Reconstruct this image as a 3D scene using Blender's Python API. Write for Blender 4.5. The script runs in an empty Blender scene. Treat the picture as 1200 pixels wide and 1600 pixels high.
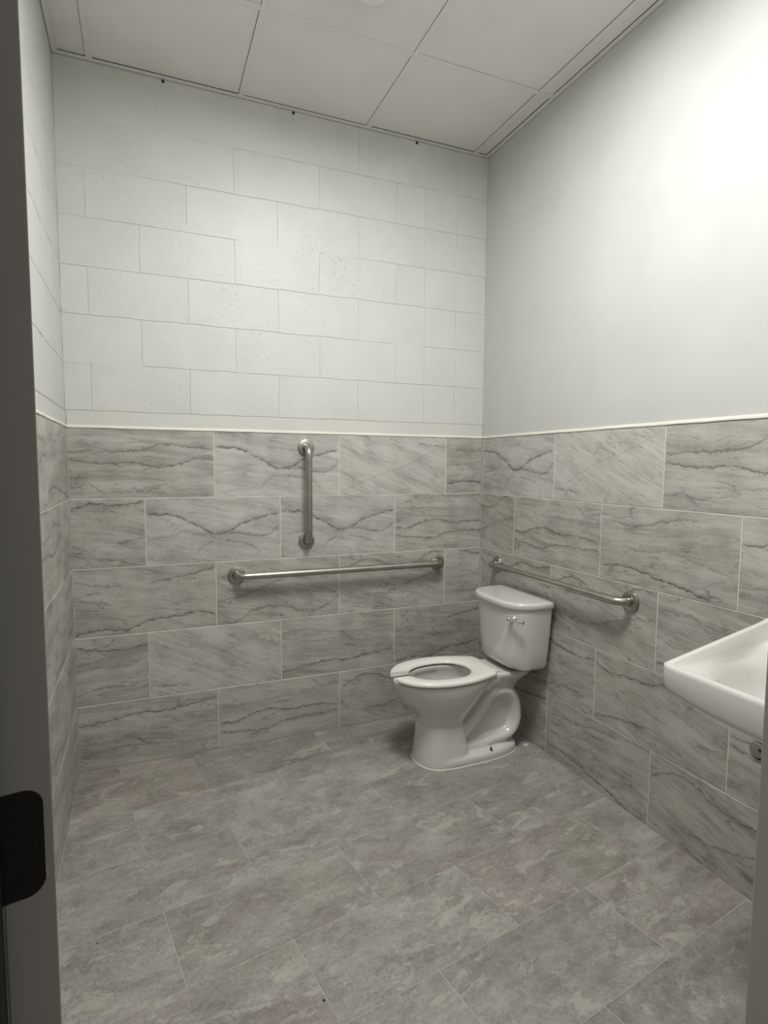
import bpy, bmesh, math, random
from mathutils import Vector, Matrix
random.seed(7)
D = bpy.data; C = bpy.context.scene.collection; S = bpy.context.scene
R = math.radians

# ------------------------------------------------------------ camera, light, exposure
cam_d = D.cameras.new('camera'); cam = D.objects.new('camera', cam_d); C.objects.link(cam)
cam_d.sensor_fit = 'VERTICAL'; cam_d.sensor_height = 32.0; cam_d.sensor_width = 24.0
cam_d.lens = 901.1 / 1600 * 32.0
cam_d.clip_start = 0.02
cam.location = (-1.7451, -2.7858, 1.3726)
yaw, pitch, roll = 0.3929, -0.0815, 0.0062
cam.rotation_euler = (Matrix.Rotation(-yaw, 3, 'Z') @ Matrix.Rotation(math.pi/2 + pitch, 3, 'X')
                      @ Matrix.Rotation(roll, 3, 'Z')).to_euler()
S.camera = cam
world = D.worlds.new('world'); S.world = world; world.use_nodes = True
world.node_tree.nodes['Background'].inputs[0].default_value = (1.0, 0.985, 0.95, 1)
world.node_tree.nodes['Background'].inputs[1].default_value = 0.26
vs = S.view_settings
vs.view_transform = 'Standard'; vs.look = 'None'; vs.gamma = 1; vs.use_curve_mapping = False
vs.exposure = 0.0
LAMP_POWER = 44.5          # used by the downlight's builder

# ------------------------------------------------------------ room measures (metres)
W = 2.0456                 # back wall width
H = 3.02                   # ceiling height
YF = -2.235                # front wall, room face
TZ0, TV, TP = -0.0071, 0.3064, 0.61     # wall tile rows and pitch
TTOP = TZ0 + 5*TV
GR = 0.0032                # grout joint

# ------------------------------------------------------------ helpers
def link(o, parent=None):
    C.objects.link(o)
    if parent: o.parent = parent
    return o
def tag(o, label=None, cat=None, group=None, kind=None):
    if label: o['label'] = label
    if cat: o['category'] = cat
    if group: o['group'] = group
    if kind: o['kind'] = kind
    return o
def obj(name, bm, m=None, parent=None, smooth=False, angle=None):
    me = D.meshes.new(name)
    bmesh.ops.recalc_face_normals(bm, faces=bm.faces)
    bm.to_mesh(me); bm.free()
    if m: me.materials.append(m)
    if smooth:
        me.polygons.foreach_set('use_smooth', [True]*len(me.polygons))
        if angle: me.set_sharp_from_angle(angle=R(angle))
    return link(D.objects.new(name, me), parent)
def empty(name, loc=(0,0,0), rz=0):
    o = D.objects.new(name, None); o.location = loc; o.rotation_euler = (0,0,rz); o.empty_display_size = .05
    return link(o)
def add_box(bm, x0, x1, y0, y1, z0, z1, bev=0, seg=1):
    v = [bm.verts.new(p) for p in [(x0,y0,z0),(x1,y0,z0),(x1,y1,z0),(x0,y1,z0),(x0,y0,z1),(x1,y0,z1),(x1,y1,z1),(x0,y1,z1)]]
    fs = [bm.faces.new([v[i] for i in f]) for f in [(0,3,2,1),(4,5,6,7),(0,1,5,4),(1,2,6,5),(2,3,7,6),(3,0,4,7)]]
    if bev:
        es = list({e for f in fs for e in f.edges})
        bmesh.ops.bevel(bm, geom=es, offset=bev, segments=seg, affect='EDGES', profile=.5)
def box(*a, **k):
    bm = bmesh.new(); add_box(bm, *a, **k); return bm
def add_loft(bm, rings, closed=True, cap0=True, cap1=True):
    vr = [[bm.verts.new(p) for p in r] for r in rings]
    n = len(vr[0])
    for a, b in zip(vr[:-1], vr[1:]):
        for i in range(n if closed else n-1):
            j = (i+1) % n
            bm.faces.new((a[i], a[j], b[j], b[i]))
    if cap0: bm.faces.new(vr[0][::-1])
    if cap1: bm.faces.new(vr[-1])
    return vr
def add_tube(bm, pts, r, n=20, ry=None, cap=True, side=None):
    """sweep an ellipse (r in the path's plane, ry across it) along pts"""
    pts = [Vector(p) for p in pts]; rings = []
    up = Vector(side) if side else None
    for i, p in enumerate(pts):
        t = (pts[min(i+1, len(pts)-1)] - pts[max(i-1, 0)]).normalized()
        if up is None:
            up = t.orthogonal().normalized()
        s = (up - t*up.dot(t)).normalized(); q = t.cross(s).normalized()
        if not side: up = s
        rr = r[i] if isinstance(r, (list, tuple)) else r
        r2 = (ry[i] if isinstance(ry, (list, tuple)) else ry) if ry else rr
        rings.append([p + s*(math.cos(a)*r2) + q*(math.sin(a)*rr) for a in [2*math.pi*k/n for k in range(n)]])
    add_loft(bm, rings, True, cap, cap)
def add_lathe(bm, prof, n=32, M=None, cap=True):
    """prof: (radius, height) pairs, turned about z"""
    M = M or Matrix.Identity(4)
    rings = [[M @ Vector((r*math.cos(2*math.pi*k/n), r*math.sin(2*math.pi*k/n), h)) for k in range(n)] for r, h in prof]
    add_loft(bm, rings, True, cap, cap)
def spline(P, n=8):
    P = [Vector(p) for p in P]; out = []
    for i in range(len(P)-1):
        a, b, c, d = P[max(i-1,0)], P[i], P[i+1], P[min(i+2, len(P)-1)]
        for k in range(n):
            t = k/n
            out.append(.5*((2*b) + (c-a)*t + (2*a-5*b+4*c-d)*t*t + (3*b-a-3*c+d)*t**3))
    return out + [P[-1]]
def sstep(t):
    t = max(0., min(1., t)); return t*t*(3-2*t)

# ------------------------------------------------------------ materials
class N:
    """small node-tree writer"""
    def __init__(s, name):
        s.m = D.materials.new(name); s.m.use_nodes = True; s.t = s.m.node_tree; s.n = s.t.nodes; s.l = s.t.links
        s.b = s.n['Principled BSDF']
    def put(s, sock, v):
        if isinstance(v, bpy.types.NodeSocket): s.l.new(v, sock)
        elif v is not None: sock.default_value = v
    def math(s, op, a, b=None, c=None, clamp=False):
        n = s.n.new('ShaderNodeMath'); n.operation = op; n.use_clamp = clamp
        for i, v in enumerate((a, b, c)):
            if v is not None: s.put(n.inputs[i], v)
        return n.outputs[0]
    def coord(s): 
        if not hasattr(s, '_tc'): s._tc = s.n.new('ShaderNodeTexCoord')
        return s._tc.outputs['Object']
    def rand(s):
        if not hasattr(s, '_oi'): s._oi = s.n.new('ShaderNodeObjectInfo')
        return s._oi.outputs['Random']
    def noise(s, vec, scale, detail=3, rough=.55, w=None, dist=0):
        n = s.n.new('ShaderNodeTexNoise')
        if w is not None: n.noise_dimensions = '4D'; s.put(n.inputs['W'], w)
        s.put(n.inputs['Vector'], vec); n.inputs['Scale'].default_value = scale
        n.inputs['Detail'].default_value = detail; n.inputs['Roughness'].default_value = rough
        n.inputs['Distortion'].default_value = dist
        return n.outputs['Fac']
    def mapping(s, vec, loc=(0,0,0), rot=(0,0,0), scale=(1,1,1)):
        n = s.n.new('ShaderNodeMapping'); s.put(n.inputs['Vector'], vec)
        n.inputs['Location'].default_value = loc; n.inputs['Rotation'].default_value = rot; n.inputs['Scale'].default_value = scale
        return n.outputs[0]
    def ramp(s, fac, stops, mode='LINEAR'):
        n = s.n.new('ShaderNodeValToRGB'); s.put(n.inputs[0], fac); e = n.color_ramp.elements; n.color_ramp.interpolation = mode
        while len(e) < len(stops): e.new(.5)
        for el, (p, c) in zip(e, stops):
            el.position = p; el.color = (c, c, c, 1) if not isinstance(c, tuple) else (*c, 1)
        return n.outputs[0]
    def mrange(s, v, a, b, c=0., d=1., smooth=False):
        n = s.n.new('ShaderNodeMapRange'); n.clamp = True
        if smooth: n.interpolation_type = 'SMOOTHSTEP'
        s.put(n.inputs[0], v)
        for i, x in enumerate((a, b, c, d)): s.put(n.inputs[i+1], x)
        return n.outputs[0]
    def mix(s, f, a, b, mode='MIX'):
        n = s.n.new('ShaderNodeMix'); n.data_type = 'RGBA'; n.blend_type = mode
        s.put(n.inputs[0], f)
        for i, v in ((6, a), (7, b)): s.put(n.inputs[i], (*v, 1) if isinstance(v, tuple) else v)
        return n.outputs[2]
    def bump(s, h, strength=.3, dist=.001, normal=None):
        n = s.n.new('ShaderNodeBump'); n.inputs['Strength'].default_value = strength; n.inputs['Distance'].default_value = dist
        s.put(n.inputs['Height'], h)
        if normal is not None: s.l.new(normal, n.inputs['Normal'])
        s.l.new(n.outputs[0], s.b.inputs['Normal']); return n.outputs[0]
    def sep(s, v):
        n = s.n.new('ShaderNodeSeparateXYZ'); s.put(n.inputs[0], v); return n.outputs
    def comb(s, x, y, z):
        n = s.n.new('ShaderNodeCombineXYZ')
        for i, v in enumerate((x, y, z)): s.put(n.inputs[i], v)
        return n.outputs[0]
    def curve(s, v, pts):
        n = s.n.new('ShaderNodeFloatCurve'); s.put(n.inputs['Value'], v); c = n.mapping.curves[0]
        c.points[0].location = pts[0]; c.points[1].location = pts[-1]
        for p in pts[1:-1]: c.points.new(*p)
        n.mapping.update(); return n.outputs[0]
    def base(s, col, rough=.5, metal=0, spec=None, coat=None):
        s.put(s.b.inputs['Base Color'], (*col, 1) if isinstance(col, tuple) else col)
        s.put(s.b.inputs['Roughness'], rough); s.put(s.b.inputs['Metallic'], metal)
        if spec is not None: s.b.inputs['Specular IOR Level'].default_value = spec
        if coat: s.b.inputs['Coat Weight'].default_value = coat; s.b.inputs['Coat Roughness'].default_value = .05
        return s.m

def m_plain(name, col, rough=.5, metal=0, spec=None, coat=None, grain=0, gscale=200, gdist=.0005):
    n = N(name)
    if grain:
        g = n.noise(n.coord(), gscale, 3); n.bump(g, grain, gdist)
        v = n.noise(n.coord(), 4, 3)
        colr = n.mix(n.mrange(v, .3, .7), tuple(c*.965 for c in col), tuple(min(1, c*1.03) for c in col))
        return n.base(colr, rough, metal, spec, coat)
    return n.base(col, rough, metal, spec, coat)

def m_wall_tile(name, dark, light, veins, angle=-6, ridge=.5, streak=.5):
    n = N(name); co = n.coord(); rw = n.math('MULTIPLY', n.rand(), 37.)
    x, y, z = n.sep(co)
    u = n.math('MULTIPLY_ADD', x, 1/.607, .5); v = n.math('MULTIPLY_ADD', z, 1/.303, .5)
    rot = n.mapping(co, rot=(0, R(angle), 0))
    # broad bands, finer streaks and grain, stretched along the tile
    wob = n.noise(n.mapping(rot, scale=(5, 1, 9)), 1, 3, .6, rw)
    rx, ry, rz = n.sep(rot)
    wz = n.math('MULTIPLY_ADD', n.math('SUBTRACT', wob, .5), .035, rz)
    band = n.noise(n.comb(n.math('MULTIPLY', rx, 2.2), 0., n.math('MULTIPLY', wz, 17.)), 1, 5, .62, rw)
    fine = n.noise(n.comb(n.math('MULTIPLY', rx, 7.), 0., n.math('MULTIPLY', wz, 85.)), 1, 4, .65, rw)
    cloud = n.noise(co, 9, 4, .6, rw)
    grain = n.noise(co, 240, 3, .7, rw)
    t = n.math('ADD', n.math('MULTIPLY', band, .5), n.math('MULTIPLY', cloud, .3))
    t = n.math('ADD', t, n.math('MULTIPLY', fine, .26*streak*2)); t = n.math('SUBTRACT', t, .03)
    t = n.math('ADD', t, n.math('MULTIPLY', n.math('SUBTRACT', grain, .5), .34))
    col = n.ramp(t, [(.34, dark), (.47, tuple(a*.45+b*.55 for a, b in zip(dark, light))), (.60, light)])
    # green and mauve drift of the print
    hue = n.noise(co, 5, 2, .5, rw)
    col = n.mix(n.mrange(hue, .4, .65), n.mix(1., col, (1.03, .995, 1.0), 'MULTIPLY'), n.mix(1., col, (.985, 1.0, .955), 'MULTIPLY'))
    # thin natural veins where a stretched noise crosses its middle value
    rn = n.noise(n.comb(n.math('MULTIPLY', rx, 2.6), 3., n.math('MULTIPLY', wz, 13.)), 1, 4, .5, rw)
    rd = n.math('ABSOLUTE', n.math('SUBTRACT', rn, .5))
    rmask = n.mrange(n.noise(co, 8, 2, .5, rw), .43, .58)
    rl = n.math('MULTIPLY', n.mrange(rd, 0., .012, 1., 0., True), n.math('MULTIPLY', rmask, ridge))
    side = n.math('MULTIPLY', n.mrange(n.math('SUBTRACT', rn, .5), 0., .055, 1., 0.), n.math('GREATER_THAN', rn, .5))
    rl = n.math('MAXIMUM', rl, n.math('MULTIPLY', side, n.math('MULTIPLY', rmask, .28*ridge)))
    # second, finer family
    rn2 = n.noise(n.comb(n.math('MULTIPLY', rx, 4.), 9., n.math('MULTIPLY', wz, 30.)), 1, 4, .55, rw)
    rd2 = n.math('ABSOLUTE', n.math('SUBTRACT', rn2, .5))
    m2 = n.mrange(n.noise(co, 11, 2, .5, n.math('ADD', rw, 5.)), .44, .58)
    rl = n.math('MAXIMUM', rl, n.math('MULTIPLY', n.mrange(rd2, 0., .02, 1., 0., True), n.math('MULTIPLY', m2, .7*ridge)))
    # the printed design's own veins, drawn across (u,v)
    jag = n.math('MULTIPLY', n.math('SUBTRACT', n.noise(n.mapping(co, scale=(1, 1, .6)), 22, 6, .78), .5), .15)
    vj = n.math('ADD', v, jag)
    thick = n.mrange(n.noise(co, 30, 4, .6, rw), .35, .65, .15, 1.6)
    tot = rl
    for pts, wd, st in veins:
        pts = [(a, 1-b) for a, b in pts]
        if pts[0][0] > pts[-1][0]: pts = pts[::-1]
        f = n.curve(u, pts)
        dlt = n.math('SUBTRACT', vj, f); d = n.math('ABSOLUTE', dlt)
        ln = n.mrange(n.math('DIVIDE', d, thick), wd*.25, wd, 1., 0., True)
        halo = n.math('MULTIPLY', n.mrange(dlt, 0., wd*4, .4, 0.), n.math('GREATER_THAN', dlt, 0.))
        ln = n.math('MAXIMUM', ln, halo)
        msk = n.math('MULTIPLY', n.mrange(u, pts[0][0]-.01, pts[0][0]+.03), n.mrange(u, pts[-1][0]-.03, pts[-1][0]+.01, 1., 0.))
        ln = n.math('MULTIPLY', n.math('MULTIPLY', ln, msk), st)
        tot = n.math('MAXIMUM', tot, ln)
    col = n.mix(tot, col, tuple(c*k_ for c, k_ in zip(dark, (.50, .49, .49))))
    # pale scratches
    sc = n.noise(n.comb(n.math('MULTIPLY', rx, 5.), 0., n.math('MULTIPLY', rz, 60.)), 1, 2, .5, n.math('ADD', rw, 11.))
    col = n.mix(n.mrange(sc, .66, .76, 0., .35), col, tuple(c*1.25 for c in light))
    hgt = n.math('SUBTRACT', n.math('MULTIPLY', fine, .5), n.math('MULTIPLY', tot, .8))
    n.bump(hgt, .35, .0006)
    return n.base(col, n.mrange(fine, .3, .7, .30, .42), spec=.42)

DK, LT = (.215,.206,.186), (.485,.475,.44)
DB, LB = (.25,.246,.232), (.54,.533,.508)
print_fork = m_wall_tile('wall_tile_forked_vein', DB, LB, [
    ([(0,.24),(.2,.27),(.34,.40),(.52,.56),(.62,.50),(.71,.40),(.84,.33),(1,.25)], .028, .8),
    ([(.52,.56),(.7,.57),(.84,.62),(1,.46)], .024, .62),
    ([(.34,.40),(.42,.49),(.48,.62)], .022, .6),
    ([(.34,.93),(.37,.82),(.48,.66)], .018, .55),
    ([(.55,.68),(.70,.72),(.81,.82),(.86,.99)], .018, .45),
    ([(0,.63),(.15,.58),(.3,.5)], .016, .4),
    ([(.05,.95),(.3,.9),(.36,.95)], .013, .3)], angle=-9, ridge=.35)
print_bands = m_wall_tile('wall_tile_banded', DK, LT, [
    ([(0,.36),(.2,.33),(.5,.30),(.62,.22),(.8,.24),(1,.28)], .022, .6),
    ([(0,.44),(.2,.50),(.45,.49),(.6,.55),(.75,.50),(.88,.42),(1,.44)], .02, .7),
    ([(.12,.72),(.17,.85),(.25,.95)], .015, .45),
    ([(.0,.86),(.08,.82),(.14,.8)], .016, .5),
    ([(.25,.73),(.6,.72),(1,.66)], .014, .3)], angle=-2, ridge=.55)
print_foot = m_wall_tile('wall_tile_low_vein', DK, LT, [
    ([(0,.96),(.2,.91),(.36,.93),(.5,.83),(.7,.80),(.88,.75),(1,.84)], .018, .85),
    ([(.52,.25),(.7,.2),(.85,.14),(1,.07)], .028, .6),
    ([(0,.42),(.12,.38),(.2,.36)], .022, .5)], angle=-9, ridge=.6)
print_sweep = m_wall_tile('wall_tile_sweeping_vein', DK, LT, [
    ([(0,.62),(.15,.58),(.35,.45),(.6,.3),(.8,.3)], .02, .5),
    ([(.02,.95),(.15,.97),(.3,.8),(.5,.78),(.75,.9),(1,.66)], .018, .7)], angle=-14, ridge=.65)
print_line = m_wall_tile('wall_tile_long_line', DK, LT, [
    ([(0,.3),(.2,.27),(.45,.2),(.6,.23),(.8,.18),(1,.12)], .017, .8),
    ([(.3,.52),(.4,.58),(.46,.66),(.52,.7)], .024, .55),
    ([(0,.76),(.3,.7),(.6,.73),(.8,.8),(1,.78)], .015, .45)], angle=-5, ridge=.6)
print_crest = m_wall_tile('wall_tile_crested_vein', DK, LT, [
    ([(0,.86),(.08,.80),(.2,.79),(.33,.80),(.5,.86),(.65,.9),(.86,.98)], .016, .9),
    ([(.08,.2),(.3,.24),(.55,.14),(.75,.1)], .02, .55),
    ([(.2,.52),(.38,.55),(.55,.5),(.8,.6),(1,.66)], .014, .4)], angle=4, ridge=.65)
print_slope = m_wall_tile('wall_tile_sloping_streaks', (.24,.232,.212), (.51,.50,.47), [
    ([(0,.83),(.15,.86),(.3,.9)], .02, .6),
    ([(.1,.8),(.4,.5),(.7,.3),(1,.05)], .016, .25)], angle=-26, ridge=.5, streak=.7)
PRINTS = [print_bands, print_foot, print_sweep, print_line, print_crest, print_slope]

def m_floor_tile():
    n = N('floor_tile_stone'); co = n.coord(); rd = n.rand(); rw = n.math('MULTIPLY', rd, 53.)
    st = n.mapping(co, rot=(0, 0, R(8)), scale=(1, 1.9, 1))
    big = n.noise(st, 4.2, 5, .62, rw, .6)
    mid = n.noise(st, 17, 6, .74, rw, .7)
    fin = n.noise(co, 60, 5, .8, rw)
    gr = n.noise(co, 300, 2, .7, rw)
    t = n.math('ADD', n.math('MULTIPLY', big, .40), n.math('MULTIPLY', mid, .34))
    t = n.math('ADD', t, n.math('MULTIPLY', fin, .26))
    t = n.math('ADD', t, n.math('MULTIPLY', n.math('SUBTRACT', gr, .5), .26))
    c1 = n.ramp(t, [(.40, (.180,.163,.150)), (.5, (.262,.243,.229)), (.60, (.345,.325,.307))])
    c2 = n.ramp(t, [(.40, (.172,.166,.146)), (.5, (.262,.254,.228)), (.60, (.36,.352,.318))])
    h = n.noise(st, 3.1, 3, .5, n.math('ADD', rw, 7.), .5)
    col = n.mix(n.mrange(h, .43, .56), c1, c2)
    pt_ = n.mrange(n.math('FRACT', n.math('MULTIPLY', rd, 7.31)), 0., 1., .90, 1.10)
    col = n.mix(1., col, n.comb(pt_, pt_, pt_), 'MULTIPLY')
    # pale clouds with a crackled dark rim
    bl = n.noise(st, 6.5, 7, .74, n.math('ADD', rw, 21.), .5)
    col = n.mix(n.mrange(bl, .545, .60, 0., .62), col, (.40,.392,.345))
    rim = n.mrange(n.math('ABSOLUTE', n.math('SUBTRACT', bl, .545)), 0., .014, 1., 0., True)
    rimm = n.math('MULTIPLY', rim, n.mrange(mid, .45, .60, 0., .6))
    col = n.mix(rimm, col, (.14,.13,.112))
    ve = n.math('ABSOLUTE', n.math('SUBTRACT', n.noise(st, 8, 6, .7, n.math('ADD', rw, 3.), 1.), .5))
    vl = n.math('MULTIPLY', n.mrange(ve, 0., .016, 1., 0., True), n.mrange(big, .40, .55, 0., .55))
    col = n.mix(vl, col, (.37,.362,.335))
    pt = n.noise(co, 95, 3, .7, n.math('ADD', rw, 31.)); pm = n.noise(st, 7, 3, .6, n.math('ADD', rw, 41.), .8)
    col = n.mix(n.math('MULTIPLY', n.mrange(pt, .54, .64), n.mrange(pm, .48, .60, 0., .62)), col, (.15,.14,.122))
    ht = n.n.new('ShaderNodeAttribute'); ht.attribute_type = 'OBJECT'; ht.attribute_name = 'warmth'
    col = n.mix(ht.outputs['Fac'], col, n.mix(1., col, (1.08,.985,.93), 'MULTIPLY'))
    n.bump(n.math('ADD', fin, n.math('MULTIPLY', mid, .6)), .3, .0009)
    return n.base(col, n.mrange(mid, .3, .7, .42, .55), spec=.3)

def m_block_paint():
    n = N('painted_block'); co = n.coord(); rw = n.math('MULTIPLY', n.rand(), 29.)
    a = n.noise(co, 38, 5, .6, rw); b = n.noise(co, 170, 3, .6, rw)
    pit = n.mrange(n.noise(co, 75, 3, .55, n.math('ADD', rw, 4.)), .62, .70, 0., 1., True)
    pm = n.mrange(n.noise(co, 6, 2, .5, n.math('ADD', rw, 9.)), .5, .66)
    h = n.math('SUBTRACT', n.math('ADD', n.math('MULTIPLY', a, .9), n.math('MULTIPLY', b, .25)), n.math('MULTIPLY', pit, pm))
    n.bump(h, .8, .0024)
    t = n.noise(co, 5, 3, .5, rw)
    col = n.mix(n.mrange(t, .35, .65), (.565,.567,.542), (.600,.600,.580))
    return n.base(col, .42, spec=.4)

M = {}
M['block'] = m_block_paint()
M['mortar'] = m_plain('painted_mortar', (.585,.582,.545), .5, grain=.6, gscale=60, gdist=.0015)
M['drywall'] = m_plain('painted_drywall', (.535,.537,.513), .48, spec=.35, grain=.12, gscale=130, gdist=.0006)
M['bead'] = m_plain('cream_caulk', (.68,.665,.59), .55, grain=.4, gscale=70, gdist=.001)
M['grout'] = m_plain('pale_grout', (.66,.635,.55), .8, grain=.5, gscale=400)
M['fgrout'] = m_plain('floor_grout', (.41,.39,.35), .85, grain=.5, gscale=400)
M['floor_tile'] = m_floor_tile()
M['ceil'] = m_plain('ceiling_tile_white', (.74,.735,.715), .75, spec=.2, grain=.25, gscale=350, gdist=.0006)
M['grid'] = m_plain('ceiling_grid_white', (.72,.715,.695), .5)
M['plenum'] = m_plain('plenum_grey', (.08,.08,.075), .9)
M['porcelain'] = m_plain('white_porcelain', (.61,.605,.57), .12, spec=.5, coat=.4)
M['seat'] = m_plain('white_seat_plastic', (.74,.735,.68), .22, spec=.5)
M['caulk'] = m_plain('white_caulk', (.55,.53,.47), .6)
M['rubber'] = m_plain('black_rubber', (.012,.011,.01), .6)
M['pframe'] = m_plain('grey_frame_paint', (.40,.385,.355), .45, grain=.15, gscale=90)
M['pdoor'] = m_plain('grey_door_paint', (.285,.272,.245), .45, grain=.15, gscale=90)
M['hinge'] = m_plain('dark_bronze', (.010,.0065,.0045), .5, .2, .25)
M['pvc'] = m_plain('grey_pipe_cap', (.20,.194,.18), .5)
M['void'] = m_plain('hole_black', (.004,.004,.004), .9)
M['plaster'] = m_plain('front_wall_paint', (.60,.60,.57), .55)
M['dirt'] = m_plain('dark_grit', (.03,.026,.022), .9)

def m_steel():
    n = N('brushed_steel'); co = n.coord()
    g = n.noise(n.mapping(co, scale=(1,1,1)), 260, 3, .7)
    col = n.mix(n.mrange(n.noise(co, 12, 3), .3, .7), (.40,.375,.335), (.50,.475,.43))
    n.bump(g, .25, .0003)
    return n.base(col, n.mrange(g, .3, .7, .24, .38), 1.0)
M['steel'] = m_steel()
M['chrome'] = m_plain('chrome', (.72,.71,.69), .08, 1.0)
def m_emit(name, col, st):
    n = N(name); n.b.inputs['Emission Color'].default_value = (*col, 1); n.b.inputs['Emission Strength'].default_value = st
    return n.base((.8,.8,.8), .5)
M['lens'] = m_emit('lamp_lens', (1, .985, .93), 3)
def m_water():
    n = N('toilet_water'); n.b.inputs['Transmission Weight'].default_value = .9; n.b.inputs['IOR'].default_value = 1.33
    return n.base((.42,.44,.38), .02)
M['water'] = m_water()

# ------------------------------------------------------------ walls: beds, tiles, blocks
BY = .0045                 # block face lies this far behind the tile face
def slab(name, bm, m, parent=None, kind=None):
    o = obj(name, bm, m, parent)
    if kind: o['kind'] = kind
    return o
TH = .009
tile_mesh = {}
def tile_bm(x0, x1, z0, z1, th=TH, bev=.0012):
    """tile with its printed face at y=0, arrised edges; x,z measured from the full tile's centre"""
    bm = bmesh.new()
    def ring(i, y): return [(x0+i, y, z0+i), (x1-i, y, z0+i), (x1-i, y, z1-i), (x0+i, y, z1-i)]
    add_loft(bm, [ring(0, th), ring(0, bev), ring(bev, 0)])
    return bm
def put_tile(parent, ux, zc, cx0, cx1, cz0, cz1, mat, along, flip=False, jit=True):
    """ux,zc: centre of the full tile in wall coords; cx0.. the cut extent in wall coords; along(x,z)->loc,rotz"""
    hx, hz = (TP-GR)/2, (TV-GR)/2
    a0, a1 = max(-hx, cx0-ux), min(hx, cx1-ux); b0, b1 = max(-hz, cz0-zc), min(hz, cz1-zc)
    if a1-a0 < .004: return
    if flip: a0, a1, b0, b1 = -a1, -a0, -b1, -b0
    key = (round(a0,4), round(a1,4), round(b0,4), round(b1,4), mat.name)
    if key not in tile_mesh:
        o = obj('tile', tile_bm(a0, a1, b0, b1), mat, parent); tile_mesh[key] = o.data
    else:
        o = link(D.objects.new('tile', tile_mesh[key]), parent)
    loc, rz = along(ux, zc)
    n = random.uniform(0, .0006) if jit else 0
    o.location = loc + Vector((math.sin(rz), -math.cos(rz), 0))*n
    o.rotation_euler = (0, math.pi if flip else 0, rz)
    return o

def wall_rows(parent, length, firsts, along, prints, start=0.0):
    """firsts[i]: position of a joint in row i counted from the top row; prints[i]: list of (material, flip)"""
    for i in range(5):
        z0 = TZ0 + (4-i)*TV; zc = z0 + TV/2
        j = firsts[i]
        while j > start: j -= TP
        k = 0
        while j < length - .003:
            c = j + TP/2
            m, fl = prints[i][k % len(prints[i])]
            put_tile(parent, c, zc, max(start, j)+GR/2, min(length, j+TP)-GR/2, max(z0+GR/2, .0015), z0+TV-GR/2, m, along, fl)
            j += TP; k += 1

B, F, SW, L_, CR, SL, Y = print_bands, print_foot, print_sweep, print_line, print_crest, print_slope, print_fork
# back wall: coordinate runs left to right from the left corner (x=-W)
wb = slab('wall_back', box(-W-.2, .2, .016, .2, -.02, H+.3), M['mortar'], kind='structure')
slab('mortar_bed', box(-W-.008, .008, BY+.0022, .0155, TTOP, H+.1), M['mortar'], wb)
slab('grout_bed', box(-W, 0, .0010, .0158, 0, TTOP-.001), M['grout'], wb)
al_back = lambda x, z: (Vector((-W+x, 0, z)), 0.0)
j_odd = W - .2255 - 2*TP; j_even = W - .5276 - 2*TP
wall_rows(wb, W, [j_odd, j_even, j_odd, j_even, j_odd], al_back, [
    [(B,0),(Y,0),(SL,1),(CR,0)],
    [(F,1),(Y,0),(Y,0),(B,1)],
    [(F,0),(SW,0),(SW,1),(CR,1)],
    [(CR,1),(SL,0),(L_,1),(F,0)],
    [(L_,0),(B,1),(SW,1),(L_,1)]])
# right wall: coordinate runs from the back corner towards the camera
wr = slab('wall_right', box(.016, .2, YF-.13, .2, -.02, H+.3), M['drywall'], kind='structure')
slab('painted_board', box(.004, .0158, YF, .006, TTOP+.001, H+.1), M['drywall'], wr)
slab('grout_bed', box(.0010, .0158, YF, 0, 0, TTOP-.001), M['grout'], wr)
al_right = lambda x, z: (Vector((0, -x, z)), -math.pi/2)
LR = -YF
wall_rows(wr, LR, [.622, .319, .62, .315, .6175], al_right, [
    [(CR,1),(Y,0),(SL,0),(B,0),(F,0)],
    [(SW,1),(B,1),(CR,0),(L_,0),(F,0)],
    [(SL,1),(F,1),(SW,1),(L_,1),(B,0)],
    [(L_,1),(CR,1),(F,1),(B,0),(SW,0)],
    [(B,1),(L_,0),(CR,0),(SW,1),(F,0)]], start=0.0)
# left wall
wl = slab('wall_left', box(-W-.2, -W-.016, YF-.13, .2, -.02, H+.3), M['mortar'], kind='structure')
slab('mortar_bed', box(-W-.0155, -W-BY-.0022, YF, .008, TTOP, H+.1), M['mortar'], wl)
slab('grout_bed', box(-W-.0158, -W-.0010, YF, 0, 0, TTOP-.001), M['grout'], wl)
al_left = lambda x, z: (Vector((-W, YF+x, z)), math.pi/2)
ja, jb = LR-.572, LR-.282
wall_rows(wl, LR, [ja, jb, ja, jb, ja], al_left, [
    [(F,0),(SL,1),(B,0),(CR,0)], [(SW,0),(L_,1),(F,1),(B,0)], [(L_,0),(CR,0),(SW,1),(F,0)],
    [(F,1),(B,0),(SL,0),(SW,0)], [(CR,0),(SW,0),(L_,1),(B,1)]])

# cream bead that finishes the top of the tiles
def bead_bm(L):
    bm = bmesh.new(); rings = []
    k = 40
    for i in range(k+1):
        x = L*i/k; r = .0055 + random.uniform(-.0012, .0012); h = random.uniform(-.0008, .0008)
        rings.append([(x, .006, TTOP-.002), (x, -.0015-r*.3, TTOP-.002+h), (x, -.001-r*.45, TTOP+.004+h), (x, .000, TTOP+.0075+r*.4), (x, .0155, TTOP+.009+r*.4)])
    add_loft(bm, rings); return bm
for par, loc, rz, L in ((wb, (-W, 0, 0), 0, W), (wr, (0, 0, 0), -math.pi/2, LR), (wl, (-W, YF, 0), math.pi/2, LR)):
    o = obj('caulk_bead', bead_bm(L), M['bead'], par, True, 50); o.location = loc; o.rotation_euler = (0, 0, rz)

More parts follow.
